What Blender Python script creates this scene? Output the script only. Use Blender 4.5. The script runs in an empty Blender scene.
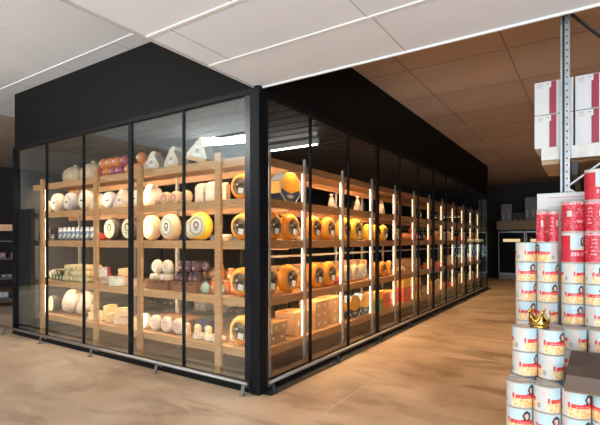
import bpy, math, random
from mathutils import Vector, Matrix
C = bpy.context.scene.collection
sc = bpy.context.scene
PI = math.pi

# ------------------------------------------------------------------ camera
cam = bpy.data.objects.new('camera', bpy.data.cameras.new('camera'))
C.objects.link(cam)
YAW = math.radians(33.5)
cam.location = (2.722, -3.364, 1.5)
cam.rotation_euler = (PI/2, 0, YAW)
cam.data.sensor_width = 36
cam.data.lens = 36*438/600
cam.data.shift_y = 28/600
sc.camera = cam

# ------------------------------------------------------------------ world, exposure, large lights
w = bpy.data.worlds.new('world'); sc.world = w; w.use_nodes = True
w.node_tree.nodes['Background'].inputs[0].default_value = (.75, .78, .8, 1)
w.node_tree.nodes['Background'].inputs[1].default_value = .05
sc.view_settings.view_transform = 'Standard'
sc.view_settings.look = 'None'
sc.view_settings.exposure = 0
sc.view_settings.gamma = 1

def area(name, loc, target, sx, sy, power, col):
    l = bpy.data.lights.new(name, 'AREA'); l.shape = 'RECTANGLE'; l.size = sx; l.size_y = sy
    l.energy = power; l.color = col
    o = bpy.data.objects.new(name, l); C.objects.link(o); o.location = loc
    o.rotation_euler = (Vector(target)-Vector(loc)).to_track_quat('-Z', 'Y').to_euler()
    return o
# added unseen fills behind the photographer, washing the white ceilings from below
area('slab_fill_light', (3.5, -8.5, .6), (3.0, -6.9, 3.6), 9, 2.2, 1200, (.84, .935, 1))
area('fill_uplight', (-3.3, -6.3, 1.7), (-3.3, -6.299, 4), 5.8, 2.0, 210, (.88, .95, 1))  # unseen helper added to lift the high white ceiling
# added warm fill spots, standing for no lamp, that tint the aisle floor
for y, e in ((2.0, 340), (5.2, 310), (8.6, 290), (12.0, 180)):
    l = bpy.data.lights.new('aisle_fill_spot', 'SPOT'); l.energy = e; l.color = (1, .63, .32); l.spot_size = math.radians(110); l.spot_blend = .9; l.shadow_soft_size = .04
    o = bpy.data.objects.new('aisle_fill_spot', l); C.objects.link(o); o.location = (2.0, y, 3.8); o.rotation_euler = (0, math.radians(8), 0)
l = bpy.data.lights.new('far_fill_spot', 'SPOT'); l.energy = 420; l.color = (.88, .96, 1); l.spot_size = math.radians(140); l.spot_blend = .9; l.shadow_soft_size = .04  # added unseen spot; its floor bounce brightens the distant ceiling
o = bpy.data.objects.new('far_fill_spot', l); C.objects.link(o); o.location = (-10.0, -3.5, 3.7)
area('panel_lamp_light', (-4.05, -4.0, 3.78), (-3.0, 0, 1.8), 1.4, .2, 150, (1, .93, .84))

# ------------------------------------------------------------------ materials
def mat(name, col, rough=.6, metal=0, col2=None, scale=8, stretch=None, bump=0, emit=None, est=0, spec=.5, detail=4, lo=.35, hi=.65):
    m = bpy.data.materials.new(name); m.use_nodes = True
    nt = m.node_tree; b = nt.nodes['Principled BSDF']
    b.inputs['Base Color'].default_value = (*col, 1)
    b.inputs['Roughness'].default_value = rough; b.inputs['Metallic'].default_value = metal
    b.inputs['Specular IOR Level'].default_value = spec
    if col2 or bump:
        tc = nt.nodes.new('ShaderNodeTexCoord'); mp = nt.nodes.new('ShaderNodeMapping')
        mp.inputs['Scale'].default_value = stretch or (1, 1, 1)
        n = nt.nodes.new('ShaderNodeTexNoise'); n.inputs['Scale'].default_value = scale; n.inputs['Detail'].default_value = detail
        nt.links.new(tc.outputs['Object'], mp.inputs['Vector']); nt.links.new(mp.outputs[0], n.inputs['Vector'])
        if col2:
            r = nt.nodes.new('ShaderNodeValToRGB')
            r.color_ramp.elements[0].color = (*col, 1); r.color_ramp.elements[1].color = (*col2, 1)
            r.color_ramp.elements[0].position = lo; r.color_ramp.elements[1].position = hi
            nt.links.new(n.outputs['Fac'], r.inputs[0]); nt.links.new(r.outputs[0], b.inputs['Base Color'])
        if bump:
            bp = nt.nodes.new('ShaderNodeBump'); bp.inputs['Strength'].default_value = bump; bp.inputs['Distance'].default_value = .01
            nt.links.new(n.outputs['Fac'], bp.inputs['Height']); nt.links.new(bp.outputs[0], b.inputs['Normal'])
    if emit:
        b.inputs['Emission Color'].default_value = (*emit, 1); b.inputs['Emission Strength'].default_value = est
    return m

def glass_mat(name, tint, ior, rough=0.0):
    m = bpy.data.materials.new(name); m.use_nodes = True; nt = m.node_tree
    nt.nodes.remove(nt.nodes['Principled BSDF'])
    t = nt.nodes.new('ShaderNodeBsdfTransparent'); t.inputs[0].default_value = (*tint, 1)
    g = nt.nodes.new('ShaderNodeBsdfGlossy'); g.inputs['Roughness'].default_value = rough; g.inputs['Color'].default_value = (.90, .98, .97, 1)
    f = nt.nodes.new('ShaderNodeFresnel'); f.inputs['IOR'].default_value = ior
    ge = nt.nodes.new('ShaderNodeNewGeometry'); ma = nt.nodes.new('ShaderNodeMath'); ma.operation = 'MULTIPLY_ADD'   # both faces of the thin pane reflect alike
    ma.inputs[1].default_value = 1/ior-ior; ma.inputs[2].default_value = ior
    nt.links.new(ge.outputs['Backfacing'], ma.inputs[0]); nt.links.new(ma.outputs[0], f.inputs['IOR'])
    x = nt.nodes.new('ShaderNodeMixShader')
    nt.links.new(f.outputs[0], x.inputs[0]); nt.links.new(t.outputs[0], x.inputs[1]); nt.links.new(g.outputs[0], x.inputs[2])
    nt.links.new(x.outputs[0], nt.nodes['Material Output'].inputs[0])
    return m

def floor_mat():
    m = mat('concrete', (.36, .25, .16), .42, col2=(.60, .46, .33), scale=.9, bump=.05, detail=8, lo=.36, hi=.62)
    nt = m.node_tree; b = nt.nodes['Principled BSDF']
    src = b.inputs['Base Color'].links[0].from_socket
    tc = nt.nodes.new('ShaderNodeTexCoord'); mp = nt.nodes.new('ShaderNodeMapping'); mp.inputs['Scale'].default_value = (.6, 1.6, 1)
    n = nt.nodes.new('ShaderNodeTexNoise'); n.inputs['Scale'].default_value = 1.7; n.inputs['Detail'].default_value = 7; n.inputs['Distortion'].default_value = .8
    r = nt.nodes.new('ShaderNodeValToRGB'); r.color_ramp.elements[0].position = .30; r.color_ramp.elements[1].position = .48
    r.color_ramp.elements[0].color = (.45, .40, .35, 1); r.color_ramp.elements[1].color = (1, 1, 1, 1)
    mx = nt.nodes.new('ShaderNodeMix'); mx.data_type = 'RGBA'; mx.blend_type = 'MULTIPLY'; mx.inputs[0].default_value = .75
    nt.links.new(tc.outputs['Object'], mp.inputs[0]); nt.links.new(mp.outputs[0], n.inputs['Vector']); nt.links.new(n.outputs['Fac'], r.inputs[0])
    nt.links.new(src, mx.inputs[6]); nt.links.new(r.outputs[0], mx.inputs[7]); nt.links.new(mx.outputs[2], b.inputs['Base Color'])
    return m

M = dict(
    concrete=floor_mat(),
    white_ceiling=mat('white_ceiling', (.77, .79, .83), .8, col2=(.735, .755, .79), scale=.7),
    seam_light=mat('seam_light', (.80, .80, .79), .8, spec=.1), seam_dark=mat('seam_dark', (.50, .46, .43), .8),
    tan_ceiling=mat('tan_ceiling', (.56, .445, .37), .8, col2=(.46, .36, .29), scale=.55, stretch=(.6, 1.5, 1), detail=3),
    tan_seam=mat('tan_seam', (.24, .16, .11), .8),
    black=mat('black_metal', (.006, .007, .009), .5, spec=.15), fascia=mat('fascia_black', (.006, .0065, .007), .6, spec=.10),
    post=mat('blue_black_metal', (.018, .022, .028), .3, metal=.5),
    dark_wall=mat('dark_wall', (.05, .045, .042), .8), room_wall=mat('room_wall', (.12, .13, .135), .7),
    store_wall=mat('store_wall', (.05, .042, .038), .8),
    slat=mat('dark_slat', (.045, .042, .040), .4), slat_gap=mat('slat_gap', (.02, .02, .02), .7),
    wood=mat('pine_wood', (.66, .40, .20), .55, col2=(.50, .28, .125), scale=5, stretch=(1.2, 1.2, 14), bump=.05),
    wood_x=mat('pine_wood_along', (.66, .40, .20), .55, col2=(.52, .29, .13), scale=5, stretch=(1, 14, 14), bump=.05),
    wood_y=mat('brown_wood', (.48, .25, .10), .55, col2=(.34, .165, .06), scale=5, stretch=(14, 1, 14), bump=.05),
    board=mat('shelf_board', (.50, .31, .16), .6, col2=(.42, .25, .12), scale=6),
    metal=mat('brushed_steel', (.34, .33, .32), .4, metal=.8), alu=mat('aluminium', (.45, .43, .40), .5, metal=.4),
    galv=mat('galvanised_steel', (.50, .52, .54), .45, metal=.55, col2=(.38, .40, .42), scale=25), hole=mat('hole_black', (.01, .01, .01), .8),
    led=mat('led_warm', (1, .9, .75), .5, emit=(1, .70, .38), est=85), led_v=mat('led_soft', (1, .9, .75), .5, emit=(1, .76, .50), est=10), led_dim=mat('led_dim', (1, .85, .65), .5, emit=(1, .66, .34), est=7), led_w=mat('led_neutral', (1, .95, .85), .5, emit=(1, .84, .64), est=56),
    tube=mat('tube_white', (1, 1, 1), .5, emit=(1, .96, .88), est=14), lamp_house=mat('lamp_housing', (.5, .5, .5), .5),
    orange=mat('orange_wax', (.88, .35, .03), .38, col2=(.80, .27, .02), scale=5, bump=.08),
    yellow=mat('yellow_wax', (.93, .62, .05), .35, col2=(.9, .55, .03), scale=4),
    cream=mat('cream_rind', (.80, .62, .37), .55, col2=(.72, .50, .27), scale=6, bump=.08),
    pale=mat('pale_rind', (.76, .68, .56), .6, col2=(.66, .55, .40), scale=9, bump=.1),
    darkw=mat('black_wax', (.045, .035, .03), .35, col2=(.07, .05, .04), scale=6),
    greyw=mat('grey_rind', (.48, .46, .46), .6, col2=(.36, .35, .40), scale=10),
    bluew=mat('blue_white_rind', (.74, .76, .78), .5, col2=(.14, .24, .38), scale=24, lo=.46, hi=.54),
    lab_brown=mat('label_brown', (.11, .06, .03), .8, spec=.1, col2=(.36, .28, .18), scale=22, lo=.42, hi=.62),
    lab_ring=mat('label_gold', (.52, .30, .10), .5), lab_white=mat('label_white', (.86, .84, .80), .5),
    lab_sage=mat('label_sage', (.42, .47, .34), .5), lab_light=mat('label_light', (.80, .78, .66), .5, col2=(.70, .70, .55), scale=14),
    lab_dark=mat('label_dark', (.07, .05, .035), .8, spec=.1), lab_green=mat('label_pale_green', (.66, .74, .50), .5), lab_blue=mat('label_blue', (.25, .38, .46), .5),
    lab_pink=mat('label_pink', (.75, .28, .25), .5, col2=(.82, .50, .45), scale=30), lab_mauve=mat('label_mauve', (.42, .24, .24), .5),
    redwax=mat('red_wax', (.70, .07, .05), .3), orangewax=mat('orange_ball_wax', (.85, .27, .07), .3), plumwax=mat('plum_wax', (.42, .08, .13), .3),
    paper=mat('kraft_wrap', (.86, .66, .44), .6, col2=(.62, .47, .30), scale=14, bump=.15), film=mat('pale_wrap', (.86, .76, .62), .35, col2=(.62, .55, .44), scale=12, bump=.3),
    ties=mat('wrap_tie', (.55, .45, .33), .6),
    log=mat('cheese_log', (.82, .70, .42), .5, col2=(.66, .50, .24), scale=10), loggreen=mat('green_log', (.55, .55, .16), .5, col2=(.10, .12, .05), scale=18, lo=.45, hi=.55),
    net_red=mat('red_rind', (.55, .05, .05), .4), net_white=mat('white_net', (.85, .83, .72), .6, col2=(.5, .5, .35), scale=60, lo=.5, hi=.6),
    card=mat('cardboard', (.60, .36, .17), .7, col2=(.52, .30, .13), scale=3), card_dark=mat('cardboard_dark', (.40, .235, .11), .7), card_in=mat('cardboard_deep', (.24, .14, .07), .7),  # deepest brown card tone, for seams and the tray rim
    crate=mat('brown_crate', (.26, .11, .055), .5), crate_gap=mat('crate_gap', (.04, .02, .012), .8),
    navy=mat('navy_card', (.035, .055, .10), .4), bluecard=mat('pale_blue_card', (.34, .48, .58), .4), amber=mat('amber_card', (.85, .40, .03), .4, col2=(.65, .35, .05), scale=9, lo=.4, hi=.6),
    jar_dark=mat('jam_dark', (.07, .035, .045), .12), jar_orange=mat('jam_orange', (.75, .18, .04), .12), jar_teal=mat('teal_glaze', (.20, .36, .32), .25, col2=(.36, .50, .42), scale=30), lid_dark=mat('dark_lid', (.05, .05, .06), .3, metal=.3), lid_gold=mat('gold_lid', (.55, .42, .2), .3, metal=.7),
    red=mat('red_card', (.72, .09, .045), .45), green=mat('green_card', (.12, .34, .08), .45), ycard=mat('yellow_card', (.88, .55, .08), .45), white=mat('white_card', (.64, .64, .64), .55),
    maroon=mat('maroon_print', (.30, .025, .055), .5), strap=mat('strap_black', (.02, .02, .02), .5), greytext=mat('grey_print', (.42, .41, .42), .6), greentext=mat('green_print', (.05, .16, .08), .6), pinktext=mat('pink_print', (.55, .25, .30), .6),
    white_board=mat('white_wood', (.72, .70, .67), .6, col2=(.62, .60, .56), scale=12), pal_wood=mat('pallet_wood', (.42, .30, .19), .7),
    tin=mat('tinplate', (.55, .50, .45), .45, metal=.2), tin_w=mat('tin_label_cream', (.62, .59, .54), .5), tin_r=mat('tin_label_red', (.58, .02, .04), .4),
    sky=mat('print_sky', (.50, .66, .72), .35), hair=mat('print_hair', (.05, .025, .03), .35), skin=mat('print_skin', (.78, .50, .40), .35), band=mat('print_red', (.75, .05, .04), .35),
    nuts=mat('print_nuts', (.80, .42, .13), .35, col2=(.88, .70, .42), scale=70, lo=.4, hi=.6), pinkr=mat('print_pale_red', (.74, .13, .16), .4), pinkp=mat('print_pink', (.80, .42, .46), .35), bar=mat('print_barcode', (.35, .35, .36), .4), rdark=mat('print_dark_red', (.48, .02, .04), .35),
    gold=mat('gold', (.80, .55, .15), .16, metal=1), brownbox=mat('brown_tray', (.115, .075, .055), .7, col2=(.14, .09, .065), scale=4),
    steel_dark=mat('dark_steel', (.035, .038, .042), .5, metal=.3), goods_blue=mat('dark_blue_goods', (.03, .05, .10), .4), goods_dark=mat('dark_goods', (.045, .035, .03), .5), goods_tan=mat('tan_goods', (.42, .30, .18), .6), goods_wine=mat('wine_goods', (.12, .02, .05), .4), goods_grey=mat('grey_goods', (.30, .31, .31), .6),
    bread=mat('bread_crust', (.62, .33, .10), .6, col2=(.75, .50, .22), scale=14), leaf=mat('green_rind', (.12, .20, .08), .4),
    glow=mat('cooler_glow', (1, .8, .5), .5, emit=(1, .72, .35), est=1.0),
)
GL = glass_mat('window_glass', (.98, .99, .985), 2.05)
GLR = glass_mat('aisle_glass', (.96, .96, .96), 1.22)
JARG = glass_mat('cooler_glass', (.8, .85, .85), 1.5)

# ------------------------------------------------------------------ mesh building
class MB:
    def __init__(s): s.v = []; s.f = []; s.m = []; s.sm = []; s.mats = []
    def mi(s, m):
        m = M[m] if isinstance(m, str) else m
        if m not in s.mats: s.mats.append(m)
        return s.mats.index(m)
    def add(s, vs, fs, m, smooth=False):
        o = len(s.v); s.v += [tuple(v) for v in vs]; k = s.mi(m)
        for f in fs: s.f.append(tuple(i+o for i in f)); s.m.append(k); s.sm.append(smooth)
        return s
    def box(s, x0, x1, y0, y1, z0, z1, m, T=None):
        vs = [Vector((x, y, z)) for z in (z0, z1) for y in (y0, y1) for x in (x0, x1)]
        if T: vs = [T @ v for v in vs]
        return s.add(vs, [(0, 2, 3, 1), (4, 5, 7, 6), (0, 1, 5, 4), (2, 6, 7, 3), (0, 4, 6, 2), (1, 3, 7, 5)], m)
    def rbox(s, x0, x1, y0, y1, z0, z1, m, b=.006, T=None):
        # box with chamfered edges
        cx, cy, cz = (x0+x1)/2, (y0+y1)/2, (z0+z1)/2; hx, hy, hz = (x1-x0)/2, (y1-y0)/2, (z1-z0)/2
        vs = []; idx = {}
        for sx in (-1, 1):
            for sy in (-1, 1):
                for sz in (-1, 1):
                    for ax in range(3):
                        h = [hx-b, hy-b, hz-b]; h[ax] += b
                        idx[(sx, sy, sz, ax)] = len(vs)
                        vs.append(Vector((cx+sx*h[0], cy+sy*h[1], cz+sz*h[2])))
        fs = []
        for ax in range(3):
            for sg in (-1, 1):
                o = [a for a in range(3) if a != ax]; q = []
                for a, c in ((-1, -1), (1, -1), (1, 1), (-1, 1)):
                    t = [0, 0, 0]; t[ax] = sg; t[o[0]] = a; t[o[1]] = c; q.append(idx[(*t, ax)])
                fs.append(q)
        for ax in range(3):
            o = [a for a in range(3) if a != ax]
            for a in (-1, 1):
                for c in (-1, 1):
                    q = []
                    for e, which in ((-1, o[0]), (1, o[0]), (1, o[1]), (-1, o[1])):
                        t = [0, 0, 0]; t[ax] = e; t[o[0]] = a; t[o[1]] = c; q.append(idx[(*t, which)])
                    fs.append(q)
        for sx in (-1, 1):
            for sy in (-1, 1):
                for sz in (-1, 1): fs.append([idx[(sx, sy, sz, k)] for k in range(3)])
        ce = Vector((cx, cy, cz)); out = []
        for f in fs:
            p = [vs[i] for i in f]; n = (p[1]-p[0]).cross(p[2]-p[0]); mid = sum(p, Vector())/len(p)
            out.append(tuple(f) if n.dot(mid-ce) > 0 else tuple(reversed(f)))
        if T: vs = [T @ v for v in vs]
        return s.add(vs, out, m)
    def lathe(s, prof, m, n=32, T=None, smooth=True):
        # prof: (radius, height) bottom to top, about z
        vs = []; fs = []
        for r, z in prof:
            for k in range(n):
                a = 2*PI*k/n; vs.append(Vector((r*math.cos(a), r*math.sin(a), z)))
        for i in range(len(prof)-1):
            for k in range(n):
                a = i*n+k; b = i*n+(k+1) % n; fs.append((a, b, b+n, a+n))
        if prof[0][0] > 1e-6: fs.append(tuple(reversed(range(n))))
        if prof[-1][0] > 1e-6: fs.append(tuple(range((len(prof)-1)*n, len(prof)*n)))
        if T: vs = [T @ v for v in vs]
        return s.add(vs, fs, m, smooth)
    def prism(s, poly, h0, h1, m, T=None, smooth=False):
        n = len(poly); vs = [Vector((x, y, h0)) for x, y in poly]+[Vector((x, y, h1)) for x, y in poly]
        fs = [tuple(reversed(range(n))), tuple(range(n, 2*n))]+[(i, (i+1) % n, (i+1) % n+n, i+n) for i in range(n)]
        if T: vs = [T @ v for v in vs]
        return s.add(vs, fs, m, smooth)
    def tube(s, a, b, r, m, n=12):
        a = Vector(a); b = Vector(b); d = b-a
        T = Matrix.Translation(a) @ d.to_track_quat('Z', 'Y').to_matrix().to_4x4()
        return s.lathe([(r, 0), (r, d.length)], m, n, T)
    def bar(s, a, b, wd, th, m):
        a = Vector(a); b = Vector(b); d = b-a
        T = Matrix.Translation(a) @ d.to_track_quat('Z', 'Y').to_matrix().to_4x4()
        return s.box(-wd/2, wd/2, -th/2, th/2, 0, d.length, m, T)
    def ball(s, c, r, m, n=16, sq=(1, 1, 1)):
        prof = [(r*math.sin(PI*i/(n//2)), -r*math.cos(PI*i/(n//2))) for i in range(n//2+1)]
        prof[0] = (1e-7, -r); prof[-1] = (1e-7, r)
        T = Matrix.Translation(c) @ Matrix.Diagonal((*sq, 1))
        return s.lathe(prof, m, n, T)
    def mesh(s, name):
        me = bpy.data.meshes.new(name); me.from_pydata(s.v, [], s.f)
        for m in s.mats: me.materials.append(m)
        for p, k, q in zip(me.polygons, s.m, s.sm): p.material_index = k; p.use_smooth = q and len(p.vertices) < 5
        me.update(); return me
    def build(s, name, parent=None, label=None):
        o = bpy.data.objects.new(name, s.mesh(name)); C.objects.link(o); o.parent = parent
        if label: o['label'] = label
        return o
RX = Matrix.Rotation(PI/2, 4, 'X')      # z axis -> -y : a disc lathed about z then faces -y

THINGS = []
rnd0 = random.Random(7)
def thing(name, label, cat, loc=(0, 0, 0), rot=(0, 0, 0), group=None, scale=1):
    o = bpy.data.objects.new(name, None); o.empty_display_size = .05; C.objects.link(o)
    o.location = loc; o.rotation_euler = rot; o['label'] = label; o['category'] = cat
    o.scale = (scale,)*3 if isinstance(scale, (int, float)) else scale
    if group: o['group'] = group
    THINGS.append(o); return o
def struct(name, mb):
    o = mb.build(name); o['kind'] = 'structure'; return o
def sempty(name, loc=(0, 0, 0)):
    o = bpy.data.objects.new(name, None); C.objects.link(o); o.location = loc; o['kind'] = 'structure'; return o

PROTO = {}
def inst(kind, name, label, cat, loc, rot=(0, 0, 0), group=None, scale=1):
    """a thing of a kind already built once: its own Empty and its own copy of every part"""
    t = thing(name, label, cat, loc, rot, group, scale)
    made = []
    for pn, me, par, lab in PROTO[kind]:
        o = bpy.data.objects.new(pn, me); C.objects.link(o); o.parent = t if par is None else made[par]
        if lab: o['label'] = lab
        made.append(o)
    return t
def proto(kind, *parts):
    PROTO[kind] = [(p[0], p[1].mesh(p[0]), p[2] if len(p) > 2 else None, p[3] if len(p) > 3 else None) for p in parts]

# ------------------------------------------------------------------ the setting
struct('floor', MB().box(-13, 9, -13, 17, -.05, 0, 'concrete'))
struct('trim_1', MB().box(.78, .79, -2.5, 14, 0, .0012, 'seam_dark'))
# high white ceiling on the near side, tan ceiling beyond
struct('ceiling', MB().box(-6.45, 0, -6.2, 0, 3.85, 3.95, 'white_ceiling').box(-6.45, -5.0, 0, 2.5, 3.85, 3.95, 'white_ceiling'))
tb = MB()
tb.box(0, 9, 0, 17, 3.85, 3.95, 'tan_ceiling').box(-13, -6.45, -13, 17, 3.85, 3.95, 'tan_ceiling').box(-6.45, -5, 2.5, 17, 3.85, 3.95, 'tan_ceiling').box(-5, 0, 11.5, 17, 3.85, 3.95, 'tan_ceiling').box(-6.45, 0, -13, -6.2, 3.85, 3.95, 'tan_ceiling')
struct('ceiling', tb)
sm = MB()
for k in range(1, 14): sm.box(0, 9, k*1.25, k*1.25+.012, 3.847, 3.85, 'tan_seam')
for x in (.62, 1.87, 3.1, 4.35): sm.box(x, x+.012, 0, 17, 3.847, 3.85, 'tan_seam')
struct('trim_2', sm)
# lowered white ceiling panel field over the photographer
struct('ceiling', MB().box(0, 9, -12.9, 0, 3.0, 3.12, 'white_ceiling'))
s3 = MB()
s3.box(0, 9, -.012, .004, 2.985, 3.06, 'seam_light').box(-.012, .004, -12.9, .0, 2.985, 3.06, 'seam_dark')
for y in (-.67, -1.92, -3.2): s3.box(0, 9, y, y+.022, 2.992, 3.0, 'seam_light')
s3.box(0, 9, -1.31, -1.285, 2.992, 3.0, 'seam_light')
for y0, y1, x in ((-.67, 0, 1.5), (-1.3, -.67, .23), (-1.3, -.67, 1.47), (-1.92, -1.3, .85), (-3.2, -1.3, 1.47)): s3.box(x, x+.008, y0, y1, 2.997, 3.0, 'seam_dark')
struct('trim_3', s3)
s4 = MB()
s4.box(-6.45, 0, -.27, -.245, 3.842, 3.85, 'seam_light')
for x in (-5.6, -4.45, -3.25, -2.0, -.9): s4.box(x, x+.01, -.25, 0, 3.846, 3.85, 'seam_dark')
for x in (-5.2, -3.9, -2.6, -1.3): s4.box(x, x+.006, -6.2, -.27, 3.847, 3.85, 'seam_light')
s4.box(-5.9, -5, .08, .09, 3.846, 3.85, 'seam_dark')
struct('trim_4', s4)
struct('wall_back', MB().box(-13, 9, 16.9, 17, 0, 3.9, 'dark_wall'))
struct('wall_left', MB().box(-13, -12.9, -13, 17, 0, 3.9, 'store_wall'))
struct('wall_right', MB().box(8.9, 9, -13, 17, 0, 3.9, 'store_wall'))
struct('wall_front', MB().box(-13, 9, -13, -12.9, 0, 3.9, 'store_wall'))
# ---- the glass cold room: fascia, inner walls, ceiling
L, W, HG = 11.5, 5.0, 3.0
fa = MB()
fa.box(-W, .02, -.02, .06, HG, 3.85, 'fascia').box(-.06, .02, .06, L, HG, 3.85, 'fascia')
struct('wall_fascia', fa)
for n_, (a, b, c, d) in enumerate(((-W-.02, -W+.04, .06, L),)):
    struct('wall_inner_west', MB().box(a, b, c, d, .0, 3.85, 'room_wall'))
struct('wall_inner_north', MB().box(-W, .0, L-.02, L+.04, 0, 3.85, 'fascia'))
struct('ceiling', MB().box(-W+.04, -.06, .06, L-.02, 3.1, 3.16, 'slat_gap'))
sl = MB(); y = .12
while y < L-.3:
    sl.box(-W+.04, -.06, y, y+.20, 3.03, 3.1, 'slat'); y += .25
struct('ceiling_slats', sl)
# west end post of the glass front
struct('trim_5', MB().box(-W-.03, -W+.02, -.04, .06, 0, HG, 'black').box(-W+.02, -W+.42, .03, .09, 0.05, 2.0, 'post'))
# corner post
struct('trim_6', MB().rbox(-.055, .065, -.065, .055, 0, HG+.02, 'black', .008).box(-.16, -.06, -.012, .02, .1, HG-.05, 'post').box(-.02, .012, .06, .15, .1, HG-.05, 'post'))
# kick plates and head tracks
struct('baseboard_front', MB().box(-W, -.055, -.045, .03, 0, .085, 'black'))
struct('baseboard_side', MB().box(-.03, .045, .055, L, 0, .085, 'black').box(.045, .16, .0, L, 0, .006, 'steel_dark'))
struct('trim_7', MB().box(-W, -.055, -.03, .03, HG-.05, HG, 'black').box(-.03, .03, .055, L, HG-.05, HG, 'black'))
# glazing: one window each, pane and mullion as parts
lm = [-.06, -1.058, -2.012, -3.047, -4.029, -W]
wn = 1
for i in range(5):
    e = sempty('window_%d' % wn, (lm[i], 0, 0)); wn += 1
    MB().box(lm[i+1]-lm[i], 0, -.006, .006, .085, HG-.05, GL).build('pane', e)
    wd = .034 if i == 1 else .012
    if i < 4: MB().box(lm[i+1]-lm[i]-wd, lm[i+1]-lm[i]+wd, -.016, .016, .085, HG-.05, 'black').build('mullion', e)
rm = [.06]+[.965*k for k in range(1, 12)]+[L]
for i in range(12):
    e = sempty('window_%d' % wn, (0, rm[i], 0)); wn += 1
    MB().box(-.006, .006, 0, rm[i+1]-rm[i], .085, HG-.05, GLR).build('pane', e)
    wd = .045 if i in (2, 5, 8) else .014
    q = rm[i+1]-rm[i]
    MB().box(-.014, .014, q-wd, q+min(wd, .02 if i == 11 else wd), .085, HG-.05, 'black').build('mullion', e)
# ceiling lamp of the shop, behind the photographer, mirrored in the glass
def lamp(label, x0, x1, y, z, mt='tube'):
    t = thing('tube_lamp', label, 'lamp', ((x0+x1)/2, y, z)); h = (x1-x0)/2
    MB().box(-h-.03, h+.03, -.025, .025, -.006, .08, 'lamp_house').build('housing', t)
    MB().tube((-h, 0, -.016), (h, 0, -.016), .010, mt).build('tube', t)
lamp('white tube lamp hanging under the dark slatted ceiling near the glass corner', -1.63, -.70, 2.27, 2.96)
lamp('distant yellow tube lamp on the end wall of the glass room', -1.65, -.80, 11.44, 2.28, 'glow')
t = thing('panel_lamp', 'long white panel lamp on the high ceiling, mirrored in the glass', 'lamp', (-4.05, -4.0, 3.85))
MB().box(-.75, .75, -.12, .12, -.03, 0, 'lamp_house').build('housing', t)
MB().box(-.66, .66, -.05, .05, -.04, -.03, 'tube').build('diffuser', t)

# ------------------------------------------------------------------ bumper rails
def rail(label, pts, brs, face):
    t = thing('bumper_rail', label, 'rail', (pts[0][0], pts[0][1], 0))
    o = Vector((pts[0][0], pts[0][1], 0))
    a, b = [Vector(p)-o for p in pts]
    MB().tube(a, b, .019, 'metal', 14).build('rail_tube', t)
    for p in brs:
        q = Vector(p)-o; m = MB()
        if face == 'y':
            m.box(q.x-.02, q.x+.02, -.05+q.y, .015+q.y, 0, .008, 'metal')
            m.bar((q.x, q.y-.03, .004), (q.x, q.y, .105), .04, .01, 'metal').bar((q.x, q.y+.07, .05), (q.x, q.y, .105), .04, .01, 'metal')
        else:
            m.box(q.x-.015, q.x+.05, q.y-.02, q.y+.02, 0, .008, 'steel_dark')
            m.bar((q.x+.03, q.y, .004), (q.x, q.y, .105), .01, .04, 'steel_dark').bar((q.x-.07, q.y, .05), (q.x, q.y, .105), .01, .04, 'steel_dark')
        m.build('bracket', t)
rail('round steel bumper rail along the foot of the front glass wall', [(-5.42, -.12, .115), (-.03, -.12, .115)], [(x, -.12, 0) for x in (-5.1, -3.95, -2.66, -1.37, -.08)], 'y')
rail('round steel bumper rail along the foot of the long aisle glass wall', [(.12, .03, .115), (.12, 11.3, .115)], [(.12, y, 0) for y in (.08, 1.4, 2.7, 4.0, 5.3, 6.6, 7.9, 9.2, 10.5)], 'x')

# ------------------------------------------------------------------ shelf racks
LV = [.34, .88, 1.5, 1.95, 2.40]
t = thing('shelf_rack', 'pale pine shelf rack full of cheese behind the front glass', 'shelf', (0, 0, 0))
for x in (-4.51, -3.04, -2.07, -.70):
    MB().rbox(x-.045, x+.045, .155, .195, 0, 2.47, 'wood', .004).build('post', t)
for x in (-4.51, -3.04, -2.07, -.70):
    MB().box(x-.02, x+.02, .76, .80, 0, 2.42, 'alu').build('rear_post', t)
for z in LV:
    MB().rbox(-4.88, -.17, .20, .235, z-.09, z, 'wood_x', .004).build('beam', t)
    MB().box(-4.86, -.19, .78, .80, z-.11, z-.03, 'wood_x').build('rear_beam', t)
    MB().box(-4.86, -.20, .236, .779, z-.03, z-.005, 'board').build('board', t)
    if z > .5:
        MB().box(-4.80, -.26, .250, .262, z-.045, z-.032, 'led_w').build('light_strip', t)
for x in (-4.51, -3.04, -2.07, -.70):
    for a, b in zip(LV[:-1], LV[1:]): MB().box(x-.052, x-.044, .237, .245, a+.03, b-.1, 'led_w').build('light_strip', t)
t = thing('shelf_rack', 'long brown wooden shelf rack lit by strips behind the aisle glass', 'shelf', (0, 0, 0))
UY = [.36, 1.06]+[2.03+.985*k for k in range(10)]
for y in UY:
    MB().box(-.155, -.125, y-.016, y+.016, 0, 2.47, 'alu').build('upright', t)
    if y > .5: MB().box(-.80, -.77, y-.016, y+.016, 0, 2.42, 'alu').build('upright', t)
    for a, b in zip(LV[:-1], LV[1:]): MB().box(-.168, -.161, y-.024, y-.017, a+.02, b-.10, 'led_v' if y < 4.5 else 'led_dim').build('light_strip', t)
for z in LV:
    MB().rbox(-.195, -.157, .245, 11.3, z-.09, z, 'wood_y', .004).build('beam', t)
    MB().box(-.79, -.77, .82, 11.3, z-.11, z-.03, 'wood_y').build('rear_beam', t)
    MB().box(-.769, -.196, .81, 11.3, z-.03, z-.005, 'board').build('board', t)
    if z > .5:
        MB().box(-.235, -.222, .85, 4.4, z-.045, z-.032, 'led').build('light_strip', t)
        MB().box(-.235, -.222, 4.5, 11.2, z-.045, z-.032, 'led_dim').build('light_strip', t)
MB().box(-.80, -.76, 1.06, 11.0, 1.27, 1.30, 'alu').build('stretcher', t)

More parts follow.
